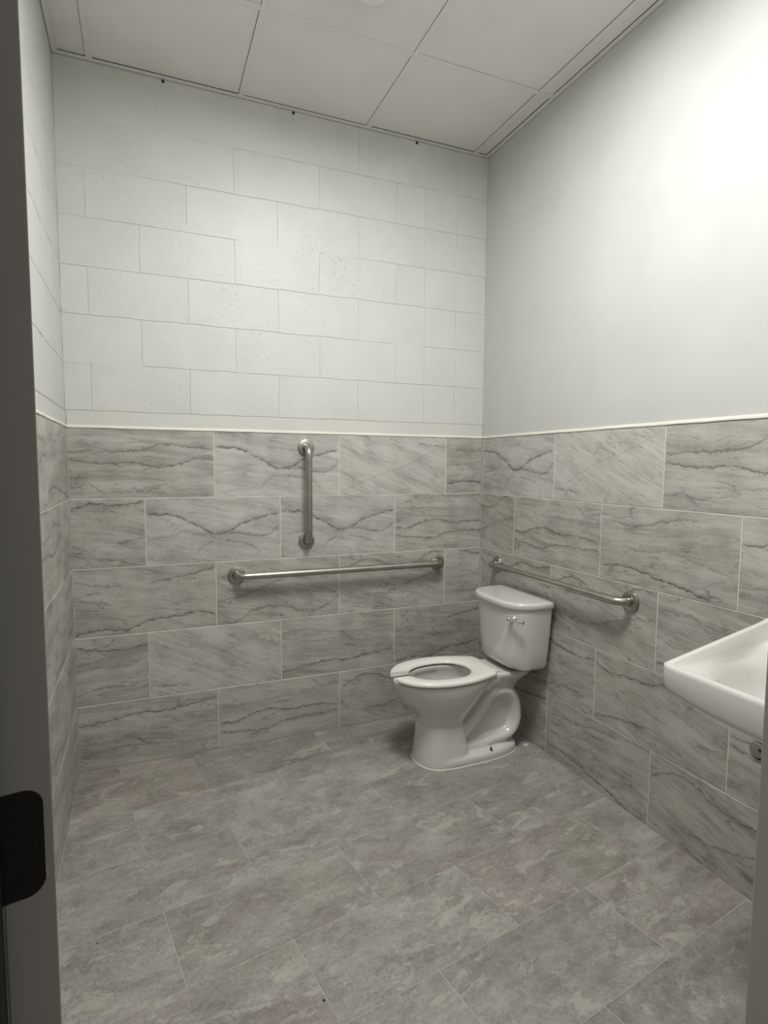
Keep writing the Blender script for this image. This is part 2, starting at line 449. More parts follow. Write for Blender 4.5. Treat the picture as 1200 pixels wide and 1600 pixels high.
# painted concrete blocks, each with ragged, partly filled joints
def block_bm(w, h, gl, gr, gb, gt):
    bm = bmesh.new()
    nx, nz = max(3, int(w/.035)), 6
    def prof(n, g):
        """how far the edge stands back at n points: long filled stretches, ragged open ones"""
        if g < .0004: return [0.]*n
        ph = random.uniform(0, 6.3); f = random.uniform(.5, 1.3); out = []
        for i in range(n):
            m = .5+.5*math.sin(ph+f*i)+random.uniform(-.35, .35)
            out.append(g*.5*max(.12, min(1.15, m)))
        return out
    pts = []
    for i, o_ in enumerate(prof(nx, gb)): pts.append((w*i/nx, o_, o_))
    for i, o_ in enumerate(prof(nz, gr)): pts.append((w-o_, h*i/nz, o_))
    for i, o_ in enumerate(prof(nx, gt)): pts.append((w-w*i/nx, h-o_, o_))
    for i, o_ in enumerate(prof(nz, gl)): pts.append((o_, h-h*i/nz, o_))
    # keep corners inside both neighbours' gaps
    P = []
    for x, z, g in pts:
        P.append([min(max(x, gl*.2), w-gr*.2), min(max(z, gb*.2), h-gt*.2), g])
    back = [(x-w/2, .011, z-h/2) for x, z, g in P]
    mid = [(x-w/2, min(.0018, g*1.2), z-h/2) for x, z, g in P]
    def ins(x, z, g):
        k = min(.0024, g*1.5)
        dx = k if x < w*.02+.002 else (-k if x > w*.98-.002 else 0); dz = k if z < h*.03+.002 else (-k if z > h*.97-.002 else 0)
        return (x+dx-w/2, 0, z+dz-h/2)
    front = [ins(*p) for p in P]
    add_loft(bm, [back, mid, front])
    return bm
def gapf(kind, x, z):
    """joint width: open near the middle, filled flush in the smooth upper-left part"""
    smooth = .85*sstep((z-2.15)/.5)*sstep((-1.25-x)/.35)
    g = random.choice([.0018, .0030, .0044, .0036])*(1-smooth)
    if z > 2.75: g *= random.choice([0, .35, .6])
    if random.random() < .10: g = 0
    return g
zc = [1.597+.2*i for i in range(8)]; zc[-1] = H+.05
def courses(parent, xsA, xsB, place, gf):
    hg = {}
    for i in range(7):
        xs = xsA if i % 2 == 0 else xsB
        vg = [gf('v', x, zc[i]+.1) for x in xs]; vg[0] = vg[-1] = .001
        for k in range(len(xs)-1):
            x0, x1 = xs[k], xs[k+1]
            xm = (x0+x1)/2
            gb = hg.get((i, round(xm/.2)), .0024); gt = gf('h', xm, zc[i+1]) if i < 6 else .001
            hg[(i+1, round(xm/.2))] = gt; hg[(i+1, round(xm/.2)+1)] = gt; hg[(i+1, round(xm/.2)-1)] = gt
            o = obj('concrete_block', block_bm(x1-x0, zc[i+1]-zc[i], vg[k], vg[k+1], gb, gt), M['block'], parent)
            place(o, xm, (zc[i]+zc[i+1])/2)
def pb(o, x, z): o.location = (x, BY, z)
courses(wb, [-W-BY, -1.948, -1.545, -1.1385, -.735, -.365, -.18, .004], [-W-BY, -1.742, -1.338, -.935, -.53, -.365, -.18, .004], pb, gapf)
def pl_(o, x, z): o.location = (-W-BY, x, z); o.rotation_euler = (0, 0, math.pi/2)
def gl_(k, x, z):
    g = random.choice([.0022, .003, .0036]); return g if k == 'h' else (g*.5 if random.random() < .5 else 0)
courses(wl, [YF, -1.83, -1.42, -1.01, -.61, -.2, BY], [YF, -2.03, -1.63, -1.22, -.81, -.4, BY], pl_, gl_)
# trowelled strip between tile and first course
def strip_bm(L):
    bm = bmesh.new(); rings = []
    for i in range(61):
        x = L*i/60
        rings.append([(x, .0155, TTOP+.001), (x, .003+random.uniform(-.0004,.0004), TTOP+.003), (x, .0036+random.uniform(-.0006,.0006), TTOP+.035),
                      (x, .0042+random.uniform(-.0004,.0004), 1.5945+random.uniform(-.001,.001)), (x, .0155, 1.596)])
    add_loft(bm, rings); return bm
o = obj('mortar_strip', strip_bm(W), M['mortar'], wb, True, 40); o.location = (-W, 0, 0)
o = obj('mortar_strip', strip_bm(LR), M['mortar'], wl, True, 40); o.location = (-W, YF, 0); o.rotation_euler = (0, 0, math.pi/2)

# front wall with the doorway the camera looks through
DX0, DX1, DH = -1.884, -.904, 2.05
bm = bmesh.new()
add_box(bm, -W-.2, DX0-.02, YF-.13, YF, -.02, H+.1); add_box(bm, DX1+.02, .2, YF-.13, YF, -.02, H+.1); add_box(bm, DX0-.02, DX1+.02, YF-.13, YF, DH+.02, H+.1)
slab('wall_front', bm, M['plaster'], kind='structure')
fr = empty('trim_1', (0, 0, 0)); fr['kind'] = 'structure'; fr['label'] = 'grey painted door frame around the doorway'
slab('jamb', box(DX0-.0195, DX0, YF-.135, YF+.0, 0, DH, bev=.002, seg=2), M['pframe'], fr)
slab('jamb', box(DX1, DX1+.0195, YF-.135, YF+.0, 0, DH, bev=.002, seg=2), M['pframe'], fr)
slab('head_jamb', box(DX0, DX1, YF-.135, YF, DH, DH+.0195, bev=.001), M['pframe'], fr)
slab('gap_shade_strip', box(DX0, -1.8642, YF-.030, YF-.0085, 0, DH, bev=.002), M['rubber'], fr)['label'] = 'added black strip standing in for shade in the hinge-side gap'  # black strip added to paint the hinge-side slit as dark as deep shade
slab('stop', box(DX0, DX0+.011, YF-.085, YF-.05, 0, DH, bev=.003, seg=2), M['pframe'], fr)
slab('stop', box(DX1-.011, DX1, YF-.085, YF-.042, 0, DH, bev=.003, seg=2), M['pframe'], fr)

# ------------------------------------------------------------ floor of running-bond tiles, laid askew
fl = slab('floor', box(-W-.2, .2, -3.9, .2, -.05, -.0009), M['fgrout'], kind='structure')
FA = R(9.3); e1 = Vector((math.cos(FA), math.sin(FA))); e2 = Vector((-math.sin(FA), math.cos(FA)))
FPX, FPY = .5965, .3025
def clip(poly, a, b, c):
    out = []
    for i in range(len(poly)):
        p, q = poly[i], poly[(i+1) % len(poly)]
        dp, dq = a*p[0]+b*p[1]-c, a*q[0]+b*q[1]-c
        if dp <= 0: out.append(p)
        if dp*dq < 0:
            t = dp/(dp-dq); out.append((p[0]+(q[0]-p[0])*t, p[1]+(q[1]-p[1])*t))
    return out
ftile_mesh = None
for r in range(-13, 4):
    t1 = -.7+FPY*(r+1); t0 = t1-FPY
    s_off = (-.37 if r % 2 == 0 else -.67)
    for k in range(-6, 5):
        s0 = s_off + FPX*k; s1 = s0+FPX
        g = .0011
        loc = [(s0+g, t0+g), (s1-g, t0+g), (s1-g, t1-g), (s0+g, t1-g)]
        cen = e1*((s0+s1)/2) + e2*((t0+t1)/2)
        pol = [tuple(e1*a+e2*b) for a, b in loc]
        full = list(pol)
        for a, b, c in ((1,0,-.0015), (-1,0,W-.0015), (0,1,-.0015), (0,-1,3.3)): 
            if pol: pol = clip(pol, a, b, c)
        if len(pol) < 3: continue
        area = abs(sum(pol[i][0]*pol[(i+1)%len(pol)][1]-pol[(i+1)%len(pol)][0]*pol[i][1] for i in range(len(pol))))/2
        if area < 2e-4: continue
        whole = len(pol) == 4 and max(abs(p[0]-q[0])+abs(p[1]-q[1]) for p, q in zip(pol, full)) < 1e-6
        if whole and ftile_mesh:
            o = link(D.objects.new('tile', ftile_mesh), fl)
        else:
            bm = bmesh.new(); lp = [Vector(p)-cen for p in pol]; lp = [(p.dot(e1), p.dot(e2)) for p in lp]
            cx = sum(p[0] for p in lp)/len(lp); cy = sum(p[1] for p in lp)/len(lp)
            def sh(d): return [(p[0]+(cx-p[0])*min(.5, d/max(.004, math.hypot(cx-p[0], cy-p[1]))), p[1]+(cy-p[1])*min(.5, d/max(.004, math.hypot(cx-p[0], cy-p[1])))) for p in lp]
            add_loft(bm, [[(*p, -.0021) for p in lp], [(*p, -.0006) for p in lp], [(*p, 0) for p in sh(.0010)]])
            o = obj('tile', bm, M['floor_tile'], fl)
            if whole: ftile_mesh = o.data
        o.location = (cen.x, cen.y, random.uniform(-.0003, 0)); o.rotation_euler = (0, 0, FA)
        w_ = 0.
        if cen.x < -1.6 and cen.y > -.45: w_ = .45
        elif random.random() < .3: w_ = random.uniform(0, .35)
        o['warmth'] = w_

# ------------------------------------------------------------ suspended ceiling
ce = slab('ceiling', box(-W-.2, .2, YF-.13, .2, H+.06, H+.1), M['plenum'], kind='structure')
gx = [-.083-TP*i for i in range(4)]; gy = [-.551-TP*i for i in range(3)]
xs = [0]+gx+[-W]; ys = [0]+gy+[YF]
for i in range(len(xs)-1):
    for j in range(len(ys)-1):
        x1, x0, y1, y0 = xs[i]-.0136, xs[i+1]+.0105, ys[j]-.0105, ys[j+1]+.0136
        if i == 0: x1 = -.0218
        if j == 0: y1 = -.0208
        if x1-x0 < .01 or (i == 2 and j == 2): continue
        dz = random.uniform(.0015, .003)
        slab('ceiling_tile', box(x0, x1, y0, y1, H+dz, H+dz+.012), M['ceil'], ce)
def tee(x0, x1, y0, y1): slab('ceiling_grid_bar', box(x0, x1, y0, y1, H-.0006, H+.0014), M['grid'], ce)
for x in gx: tee(x-.012, x+.012, YF, 0)
for y in gy:
    for i in range(len(xs)-1):
        tee(xs[i+1]+.0125, xs[i]-.0125, y-.012, y+.012)
def angle(name, x0, x1, y0, y1, bx0, bx1, by0, by1):
    bm = bmesh.new(); add_box(bm, x0, x1, y0, y1, H-.0022, H-.0008); add_box(bm, bx0, bx1, by0, by1, H-.0022, H+.022)
    slab(name, bm, M['grid'], ce)
angle('wall_angle', -W, 0, -.020, .003, -W, 0, .0015, .003)
angle('wall_angle', -.020, .0035, YF, -.0203, .0015, .003, YF, 0)
angle('wall_angle', -W-.0035, -W+.020, YF, -.0203, -W-.003, -W-.0015, YF, 0)
for x in (-1.63, -1.06, -.42):                             # fixings under the wall angle
    bm = bmesh.new(); add_lathe(bm, [(.001, 0), (.006, .001), (.006, .004), (.001, .006)], 10, Matrix.Translation((x, .0045, H-.011)) @ Matrix.Rotation(R(90), 4, 'X'))
    obj('nail_head', bm, M['void'], ce)

# ------------------------------------------------------------ lay-in light panel and round fitting
PX0, PX1, PY0, PY1 = gx[2]+.0085, gx[1]-.0085, gy[2]+.0085, gy[1]-.0085
pn = empty('ceiling_light_panel', ((PX0+PX1)/2, (PY0+PY1)/2, H+.002)); tag(pn, 'flat white light panel laid into the ceiling grid near the doorway', 'light')
hx_, hy_ = (PX1-PX0)/2, (PY1-PY0)/2
bm = bmesh.new()
def rr4(i, z): return [(-hx_+i, -hy_+i, z), (hx_-i, -hy_+i, z), (hx_-i, hy_-i, z), (-hx_+i, hy_-i, z)]
add_loft(bm, [rr4(.022, .004), rr4(.020, .0), rr4(.0, .0), rr4(.0, .05), rr4(.022, .05), rr4(.022, .004)], True, False, False)
bmesh.ops.remove_doubles(bm, verts=bm.verts, dist=1e-6); obj('frame', bm, M['grid'], pn)
bm = bmesh.new(); add_box(bm, -hx_+.023, hx_-.023, -hy_+.023, hy_-.023, .006, .010); obj('diffuser', bm, M['lens'], pn)
ld = D.lights.new('lamp_light', 'AREA'); ld.shape = 'RECTANGLE'; ld.size = 2*hx_-.05; ld.size_y = 2*hy_-.05; ld.energy = LAMP_POWER; ld.color = (1, .995, .972); ld.spread = R(176)
lo = link(D.objects.new('lamp_light', ld), pn); lo.location = (0, 0, .0045)
sd = empty('ceiling_disc', (-.975, -.795, H)); tag(sd, 'round white plastic fitting on the middle ceiling tile', 'ceiling fitting')
bm = bmesh.new(); add_lathe(bm, [(.066, .0022), (.068, -.004), (.066, -.016), (.058, -.026), (.040, -.031), (.001, -.032)], 48); obj('cover', bm, m_plain('white_fitting_plastic', (.78,.78,.75), .4), sd, True, 40)
bm = bmesh.new(); add_lathe(bm, [(.072, .0022), (.072, .0005), (.070, -.001), (.05, -.001)], 48); obj('base_ring', bm, M['ceil'], sd, True, 40)

# ------------------------------------------------------------ door leaf, opened into the room, with its hinge
door = empty('door_1', (-1.8265, -2.233, 0), R(11.5)); door['kind'] = 'structure'
door['label'] = 'grey painted door swung open at the left, its edge and dark hinge facing the doorway'
DT = .0385
slab('leaf', box(-DT, 0, 0, .86, .008, 2.035, bev=.0015, seg=2), M['pdoor'], door)
HZ = 1.0475
for q, z in enumerate((HZ, 1.84, .22)):
    bm = bmesh.new(); hw, hh, rc = .0445, .0478, .015; out = []
    for cx, cz, a0 in ((-.0072-rc, z+hh-rc, 0), ):
        for k in range(9): a = R(90*k/8); out.append((cx+rc*math.sin(a), cz+rc*math.cos(a)))
    out = [(-.0072-rc+rc*math.sin(R(90*k/8)), z+hh-rc+rc*math.cos(R(90*k/8))) for k in range(9)]
    out += [(-.0072-rc+rc*math.cos(R(90*k/8)), z-hh+rc-rc*math.sin(R(90*k/8))) for k in range(9)]
    out += [(-.047, z-hh), (-.047, z+hh)]
    add_loft(bm, [[(x, .0012, zz) for x, zz in out], [(x, -.0008, zz) for x, zz in out]])
    hg = obj('hinge_leaf', bm, M['hinge'], door); hg['label'] = 'dark bronze rounded hinge leaf'
    bm = bmesh.new()
    for s in range(5): 
        add_lathe(bm, [(.0062, -hh+.0178*s+.0003), (.0062, -hh+.0178*s+.0175)], 16, Matrix.Translation((-.0535, .002, z)))
    obj('knuckle', bm, M['hinge'], door, True, 40)
    for sx, sz in ((-.0262, .036), (-.0165, 0), (-.0262, -.036)):
        bm = bmesh.new(); Mx = Matrix.Translation((sx, -.0008, z+sz)) @ Matrix.Rotation(R(90), 4, 'X')
        add_lathe(bm, [(.0042, -.0003), (.0042, .0003), (.0034, .0006), (.0020, .0007)], 16, Mx)
        for a in (0, 90):
            v = len(bm.verts)
            b2 = bmesh.new(); add_box(b2, -.0022, .0022, -.0005, .0005, .0006, .0009)
            b2.transform(Mx @ Matrix.Rotation(R(a+20), 4, 'Z')); me = D.meshes.new('t'); b2.to_mesh(me); b2.free(); bm.from_mesh(me); D.meshes.remove(me)
        obj('screw', bm, M['void'], hg)
# chipped paint along the hinge's lower corner
for px, pz, ln in ((-.0068, HZ-.028, .006), (-.0060, HZ-.033, .003), (-.0102, HZ-.0405, .006)):
    bm = bmesh.new(); k = 7
    add_loft(bm, [[(px+.0009*math.cos(2*math.pi*i/k)*(1+.3*(i%2)), y, pz+ln/2*math.sin(2*math.pi*i/k)) for i in range(k)] for y in (.0004, -.0004)])
    o = obj('paint_chip', bm, M['pframe'], door)

# ------------------------------------------------------------ grab bars
def grab_bar(loc, rot, L, label):
    """two flanges on y=0 plane; tube stands off towards -y, along local x from 0 to L"""
    t = empty('grab_bar', loc); t.rotation_euler = rot; tag(t, label, 'grab bar', 'brushed steel grab bars')
    so, rb, r = .060, .040, .016
    path = [(0, -.004, 0), (0, -so+rb, 0)]
    path += [(rb-rb*math.cos(R(a)), -so+rb-rb*math.sin(R(a)), 0) for a in range(10, 90, 10)]
    path += [(rb+(L-2*rb)*k/12, -so, 0) for k in range(0, 13)]
    path += [(L-rb+rb*math.sin(R(a)), -so+rb-rb*math.cos(R(a)), 0) for a in range(10, 91, 10)]
    path += [(L, -.004, 0)]
    bm = bmesh.new(); add_tube(bm, path, r, 24, side=(0, 0, 1)); obj('rail', bm, M['steel'], t, True, 60)
    for x in (0, L):
        bm = bmesh.new(); Mx = Matrix.Translation((x, 0, 0)) @ Matrix.Rotation(R(90), 4, 'X')
        add_lathe(bm, [(.0170, 0), (.0405, 0), (.0405, .006), (.0388, .0095), (.034, .0115), (.0225, .0125), (.0205, .0105), (.0170, .0095), (.0170, .0)][:-1], 48, Mx)
        obj('flange', bm, M['steel'], t, True, 35)
    return t
grab_bar((-1.352, -.0005, .8445), (0, 0, 0), 1.078, 'long horizontal brushed steel grab bar on the back wall beside the toilet')
grab_bar((-1.0095, -.0005, 1.4555), (0, R(90), 0), .459, 'short vertical brushed steel grab bar on the back wall')
grab_bar((-.0005, -.182, .848), (0, 0, R(-90)), .924, 'horizontal brushed steel grab bar on the right wall above the toilet tank')

# ------------------------------------------------------------ toilet (local +X runs from the wall to the bowl's tip)
def egg(xb, xf, w, xm=None, nb=2.4, nf=2.1, N_=48, dx=0):
    xm = xm if xm is not None else xb+(xf-xb)*.45
    P = []
    for k in range(N_):
        a = 2*math.pi*k/N_; c, s = math.cos(a), math.sin(a)
        if c >= 0: e = 2/nf; X = xm+(xf-xm)*abs(c)**e
        else: e = 2/nb; X = xm-(xm-xb)*abs(c)**e
        P.append((X+dx, math.copysign(w*abs(s)**e, s)))
    return P
def lay(P, z): return [(x, y, z) for x, y in P]
TYC = -.462
toilet = empty('toilet', (0, TYC, 0), math.pi)
tag(toilet, 'white two-piece floor toilet with open-front seat in the back right corner', 'toilet')

bowl_o = bmesh.new()
add_loft(bowl_o, [lay(egg(.42,.592,.085,.50,3,2.3), .11), lay(egg(.400,.599,.100,.50,3,2.3), .18), lay(egg(.365,.614,.116,.49,2.6,2.2), .225),
    lay(egg(.335,.644,.136,.48,2.4,2.1), .265), lay(egg(.300,.684,.155,.48,2.3,2.05), .308), lay(egg(.270,.708,.167,.48,2.3,2.0), .348),
    lay(egg(.250,.720,.172,.48,2.3,2.0), .374), lay(egg(.245,.723,.173,.48,2.3,2.0), .391), lay(egg(.249,.719,.169,.48,2.3,2.0), .397)])
CAVS = [(.42,.52,.03,.205),(.39,.57,.065,.222),(.355,.62,.095,.265),(.325,.652,.118,.320),(.318,.664,.125,.358),(.335,.657,.113,.377),(.337,.655,.111,.44)]
cav = bmesh.new()
add_loft(cav, [lay(egg(a_, b_, w_, .48), z_) for a_, b_, w_, z_ in CAVS])
oo, oc = obj('tmp_a', bowl_o), obj('tmp_b', cav)
md = oo.modifiers.new('b', 'BOOLEAN'); md.operation = 'DIFFERENCE'; md.object = oc; md.solver = 'EXACT'
dg = bpy.context.evaluated_depsgraph_get(); me_b = D.meshes.new_from_object(oo.evaluated_get(dg))
D.objects.remove(oo); D.objects.remove(oc)

rest = bmesh.new(); rest.from_mesh(me_b); D.meshes.remove(me_b)
# front pedestal
PED = (.378,.618,.124,.50,5.5,2.3)
FOOT = (.090,.58,.130,.45,3,3)
add_loft(rest, [lay(egg(*PED), .0), lay(egg(.381,.615,.121,.50,6,2.3), .03), lay(egg(.394,.607,.112,.50,6,2.3), .10), lay(egg(.402,.601,.105,.50,6,2.3), .17), lay(egg(.42,.596,.09,.50,4,2.3), .22)])
# foot plate under the trapway
add_loft(rest, [lay(egg(*FOOT), .0), lay(egg(*FOOT), .026), lay(egg(.097,.575,.124,.45,3,3), .038), lay(egg(.115,.57,.107,.45,3,3), .046)])
# web between the loops
def prism(bm, P, y0, y1): add_loft(bm, [[(x, y0, z) for x, z in P], [(x, y1, z) for x, z in P]])
prism(rest, [(.12,.03),(.45,.03),(.45,.20),(.36,.30),(.30,.34),(.15,.33),(.10,.25),(.09,.14)], -.048, .048)
# trapway loop, an oval tube
tw = spline([(.43,0,.085),(.395,0,.130),(.350,0,.172),(.305,0,.222),(.262,0,.272),(.215,0,.300),(.158,0,.292),(.120,0,.250),(.107,0,.195),(.110,0,.135),(.138,0,.092),(.185,0,.072),(.245,0,.066),(.32,0,.052),(.42,0,.05)], 6)
add_tube(rest, tw, .040, 24, ry=.088, side=(0, 1, 0))
# body under the rear deck and the deck itself
add_loft(rest, [lay(egg(.10,.33,.060,.2,3,3), .290), lay(egg(.085,.34,.072,.2,3.5,3), .325), lay(egg(.060,.37,.090,.2,3.5,3), .352), lay(egg(.045,.40,.104,.2,4.5,3), .372), lay(egg(.040,.42,.110,.2,5,3), .384), lay(egg(.040,.42,.110,.2,5,3), .396), lay(egg(.044,.40,.106,.2,5,3), .402)])
# shoulders blending deck and bowl
add_loft(rest, [lay(egg(.21,.46,.10,.36,2.6,2.2), .325), lay(egg(.17,.48,.135,.38,2.4,2.2), .372)] , True)
bo = obj('bowl', rest, M['porcelain'], toilet)
# keep the cavity clear of the shoulder and deck bodies
cv = bmesh.new()
add_loft(cv, [lay(egg(a_, b_, w_, .48), z_) for a_, b_, w_, z_ in CAVS])
oc = obj('tmp_c', cv); oc.parent = toilet
md = bo.modifiers.new('r', 'REMESH'); md.mode = 'VOXEL'; md.voxel_size = .0045; md.use_smooth_shade = True
md = bo.modifiers.new('s', 'SMOOTH'); md.factor = .5; md.iterations = 7
md = bo.modifiers.new('b', 'BOOLEAN'); md.operation = 'DIFFERENCE'; md.object = oc; md.solver = 'EXACT'
md = bo.modifiers.new('s2', 'SMOOTH'); md.factor = .5; md.iterations = 3
dg = bpy.context.evaluated_depsgraph_get(); nm = D.meshes.new_from_object(bo.evaluated_get(dg)); om = bo.data
bo.modifiers.clear(); bo.data = nm; D.meshes.remove(om); D.objects.remove(oc)
if not nm.materials: nm.materials.append(M['porcelain'])
nm.polygons.foreach_set('use_smooth', [True]*len(nm.polygons)); nm.name = 'bowl'

bm = bmesh.new(); add_loft(bm, [lay(egg(.39,.585,.078,.48), .236), lay(egg(.384,.592,.082,.48), .243)]); obj('water', bm, M['water'], toilet)
# caulk line round the foot
bm = bmesh.new(); 
hull = []
for k in range(96):
    a = 2*math.pi*k/96; best = 0
    for P in (egg(*PED, 200), egg(*FOOT, 200)):
        best = max(best, max((p[0]-.33)*math.cos(a)+(p[1])*math.sin(a) for p in P))
    hull.append((a, best))
pts = []
for k in range(96):       # hull from its support function
    a, h = hull[k]; dh = (hull[(k+1) % 96][1]-hull[k-1][1])/(4*math.pi/96)
    pts.append((.33+h*math.cos(a)-dh*math.sin(a), h*math.sin(a)+dh*math.cos(a)))
def off(P, d):
    out = []
    for k in range(len(P)):
        p, q = Vector(P[k-1]), Vector(P[(k+1) % len(P)]); t = (q-p).normalized(); out.append((P[k][0]+t.y*d, P[k][1]-t.x*d))
    return out
add_loft(bm, [lay(off(pts, .004), 0), lay(off(pts, .0035), .002), lay(off(pts, -.001), .0045)]); obj('caulk_line', bm, M['caulk'], toilet, True, 50)

# seat: horseshoe of rounded section, open at the front
OUTH = [(.730,.034),(.716,.072),(.676,.122),(.606,.162),(.52,.180),(.43,.177),(.36,.162),(.30,.140),(.264,.124),(.249,.100),(.246,.05),(.246,0)]
INH = [(.636,.034),(.628,.054),(.600,.080),(.55,.103),(.48,.111),(.42,.103),(.378,.076),(.354,.040),(.349,.020),(.347,.009),(.3465,.003),(.346,0)]
def seat_side(P):
    h = [(v.x, v.y) for v in spline([(x, y, 0) for x, y in P], 5)]
    return h + [(x, -y) for x, y in h[:-1][::-1]]
bm = bmesh.new(); rings = []
SR = R(-1.5)
for (ox, oy), (ix, iy) in zip(seat_side(OUTH), seat_side(INH)):
    o, i = Vector((ox, oy)), Vector((ix, iy)); d = (i-o); L = d.length; d.normalize()
    sec = []
    prof = [(0.0, .006), (.0025, .0025), (.007, 0)] + [(L-.007, 0), (L-.0025, .0025), (L, .006), (L-.002, .011), (L-.008, .0155), (L-.018, .0185), (L*.6, .0212), (L*.4, .0218), (.013, .0210), (.005, .0185), (.001, .013)]
    for a, z in prof:
        p = o+d*a; x, y = p.x-.48, p.y
        sec.append((.48+x*math.cos(SR)-y*math.sin(SR), x*math.sin(SR)+y*math.cos(SR), .4030+z))
    rings.append(sec)
add_loft(bm, rings)
obj('seat', bm, M['seat'], toilet, True, 50)
for y in (-.075, .075):
    bm = bmesh.new(); Mx = Matrix.Translation((.240, y, .408)) @ Matrix.Rotation(R(90), 4, 'X')
    add_lathe(bm, [(.006, -.016), (.008, -.014), (.008, .014), (.006, .016)], 20, Mx); add_box(bm, .225, .262, y-.014, y+.014, .3985, .410, bev=.003, seg=2)
    obj('seat_hinge', bm, M['seat'], toilet, True, 50)
for y in (-.05, .05):                                       # bumpers under the seat
    pass

# tank and lid, bowed at the front
def tank_out(xb, xf, w, xm=None, nf=3.3, n=64):
    """flat back at xb, sides to xm, then a bowed front with soft corners"""
    xm = xm or xb+.07; P = [(xb, -w+.012), (xb+.004, -w+.003), (xb+.014, -w)]
    for k in range(n+1):
        a = -math.pi/2+math.pi*k/n; c, s_ = math.cos(a), math.sin(a)
        P.append((xm+(xf-xm)*abs(c)**(2/2.35), math.copysign(w*abs(s_)**(2/nf), s_)))
    P += [(xb+.014, w), (xb+.004, w-.003), (xb, w-.012)]
    return P
def toL(P, z): return [(x, y+.006, z) for x, y in P]
bm = bmesh.new()
def tk(z, s): return toL(tank_out(.030-.006*s, .206+.022*s, .184+.024*s), z)
add_loft(bm, [toL(tank_out(.050, .180, .160, .10), .422), toL(tank_out(.036, .198, .178), .430), tk(.448, 0), tk(.52, .35), tk(.60, .65), tk(.67, .88), tk(.720, 1)])
tank = obj('tank', bm, M['porcelain'], toilet, True, 50)
bm = bmesh.new(); add_box(bm, .07, .14, -.05, .05, .400, .430, bev=.006, seg=2); obj('gasket', bm, M['rubber'], toilet)
bm = bmesh.new()
def lid(d, z): return toL(tank_out(.020, .243-d, .217-d), z)
add_loft(bm, [lid(.008, .7205), lid(.002, .7215), lid(0, .726), lid(0, .740), lid(.002, .7445), lid(.006, .7475), lid(.011, .7490), lid(.020, .7495), lid(.06, .7505)])
obj('tank_lid', bm, M['porcelain'], toilet, True, 50)
# flush lever
LYl = .156
bm = bmesh.new(); Mx = Matrix.Translation((.190, LYl, .674)) @ Matrix.Rotation(R(90), 4, 'Y') 
add_lathe(bm, [(.013, 0), (.0145, .003), (.0140, .008), (.0085, .014), (.0065, .026), (.0095, .029), (.0105, .038), (.008, .042), (.002, .043)], 28, Mx)
lv = obj('flush_lever', bm, M['chrome'], toilet, True, 40); lv['label'] = 'chrome flush lever'
bm = bmesh.new(); pp = spline([(.225, LYl+.004, .674), (.223, LYl+.022, .674), (.215, LYl+.046, .673), (.200, LYl+.074, .672)], 6)
rr = [.0085-.0018*math.sin(math.pi*min(1, i/(len(pp)-1)*.8)) + (.003*sstep((i/(len(pp)-1)-.7)/.3)) for i in range(len(pp))]
add_tube(bm, pp, rr, 14); obj('lever_arm', bm, M['chrome'], lv, True, 60)
# closet bolt on the foot
bm = bmesh.new(); Mx = Matrix.Translation((.275, .108, .0395))
add_lathe(bm, [(.009, 0), (.009, .0015), (.0035, .002), (.0032, .016), (.002, .018)], 14, Mx); add_lathe(bm, [(.0066, .0015), (.0066, .007), (.005, .008)], 6, Mx)
b_ = obj('closet_bolt', bm, M['rubber'], toilet); b_['label'] = 'black bare bolt on the foot'

# ------------------------------------------------------------ wall-hung sink
SX, SY0, SY1 = .478, -1.668, -2.178            # depth, far side, near side
SYC, SHW = (SY0+SY1)/2, (SY0-SY1)/2
sink = empty('wall_sink', (0, SYC, 0), math.pi)    # local +X out from the wall
tag(sink, 'white wall-hung sink at the right edge, partly hidden by the door frame', 'sink')
def rrect(x0, x1, w, rf, rb, wb=None, n=16):
    """outline: front at x1 with radius rf, back at x0 radius rb; returned with 4*n points starting on +x axis"""
    P = []
    wb = wb or w
    C4 = [((x1-rf), (w-rf), rf, 0), ((x0+rb), (wb-rb), rb, 90), ((x0+rb), -(wb-rb), rb, 180), ((x1-rf), -(w-rf), rf, 270)]
    for cx, cy, r, a0 in C4:
        for k in range(n):
            a = R(a0+90*k/(n-1)); P.append((cx+r*math.cos(a), cy+r*math.sin(a)))
    # densify: resample evenly by arclength to 120 points
    Q = []; L = [0]
    for i in range(len(P)): L.append(L[-1]+math.dist(P[i], P[(i+1) % len(P)]))
    tot = L[-1]; m = 120
    for k in range(m):
        t = tot*k/m; i = max(j for j in range(len(P)) if L[j] <= t+1e-9); f = (t-L[i])/max(1e-9, L[i+1]-L[i])
        a, b = P[i], P[(i+1) % len(P)]; Q.append((a[0]+(b[0]-a[0])*f, a[1]+(b[1]-a[1])*f))
    return Q
def rim_z(x):      # the side rims climb to the splash back
    t = max(0., min(1., (SX-.016-x)/(SX-.05))); return .8475 + .084*t + .004*sstep((t-.85)/.15)
def ellp(cx, a, b, n=120, ph=None, sq=2.3):
    out = []
    for k in range(n):
        t = ANG[k]; c, s = math.cos(t), math.sin(t); e = 2/sq
        out.append((cx+math.copysign(a*abs(c)**e, c), math.copysign(b*abs(s)**e, s)))
    return out
OUT = rrect(.002, SX, SHW, .03, .012)
cxs = .265
ANG = [math.atan2(p[1]/SHW, (p[0]-cxs)/(.22)) for p in OUT]
bm = bmesh.new(); rings = []
def ring(P, zf): return [(x, y, zf(x, y)) for x, y in P]
def inset(P, d, x0=.002):
    return [(min(max(x, .002+d*1.2), SX-d), max(-SHW+d, min(SHW-d, y))) for x, y in P]
UND = []
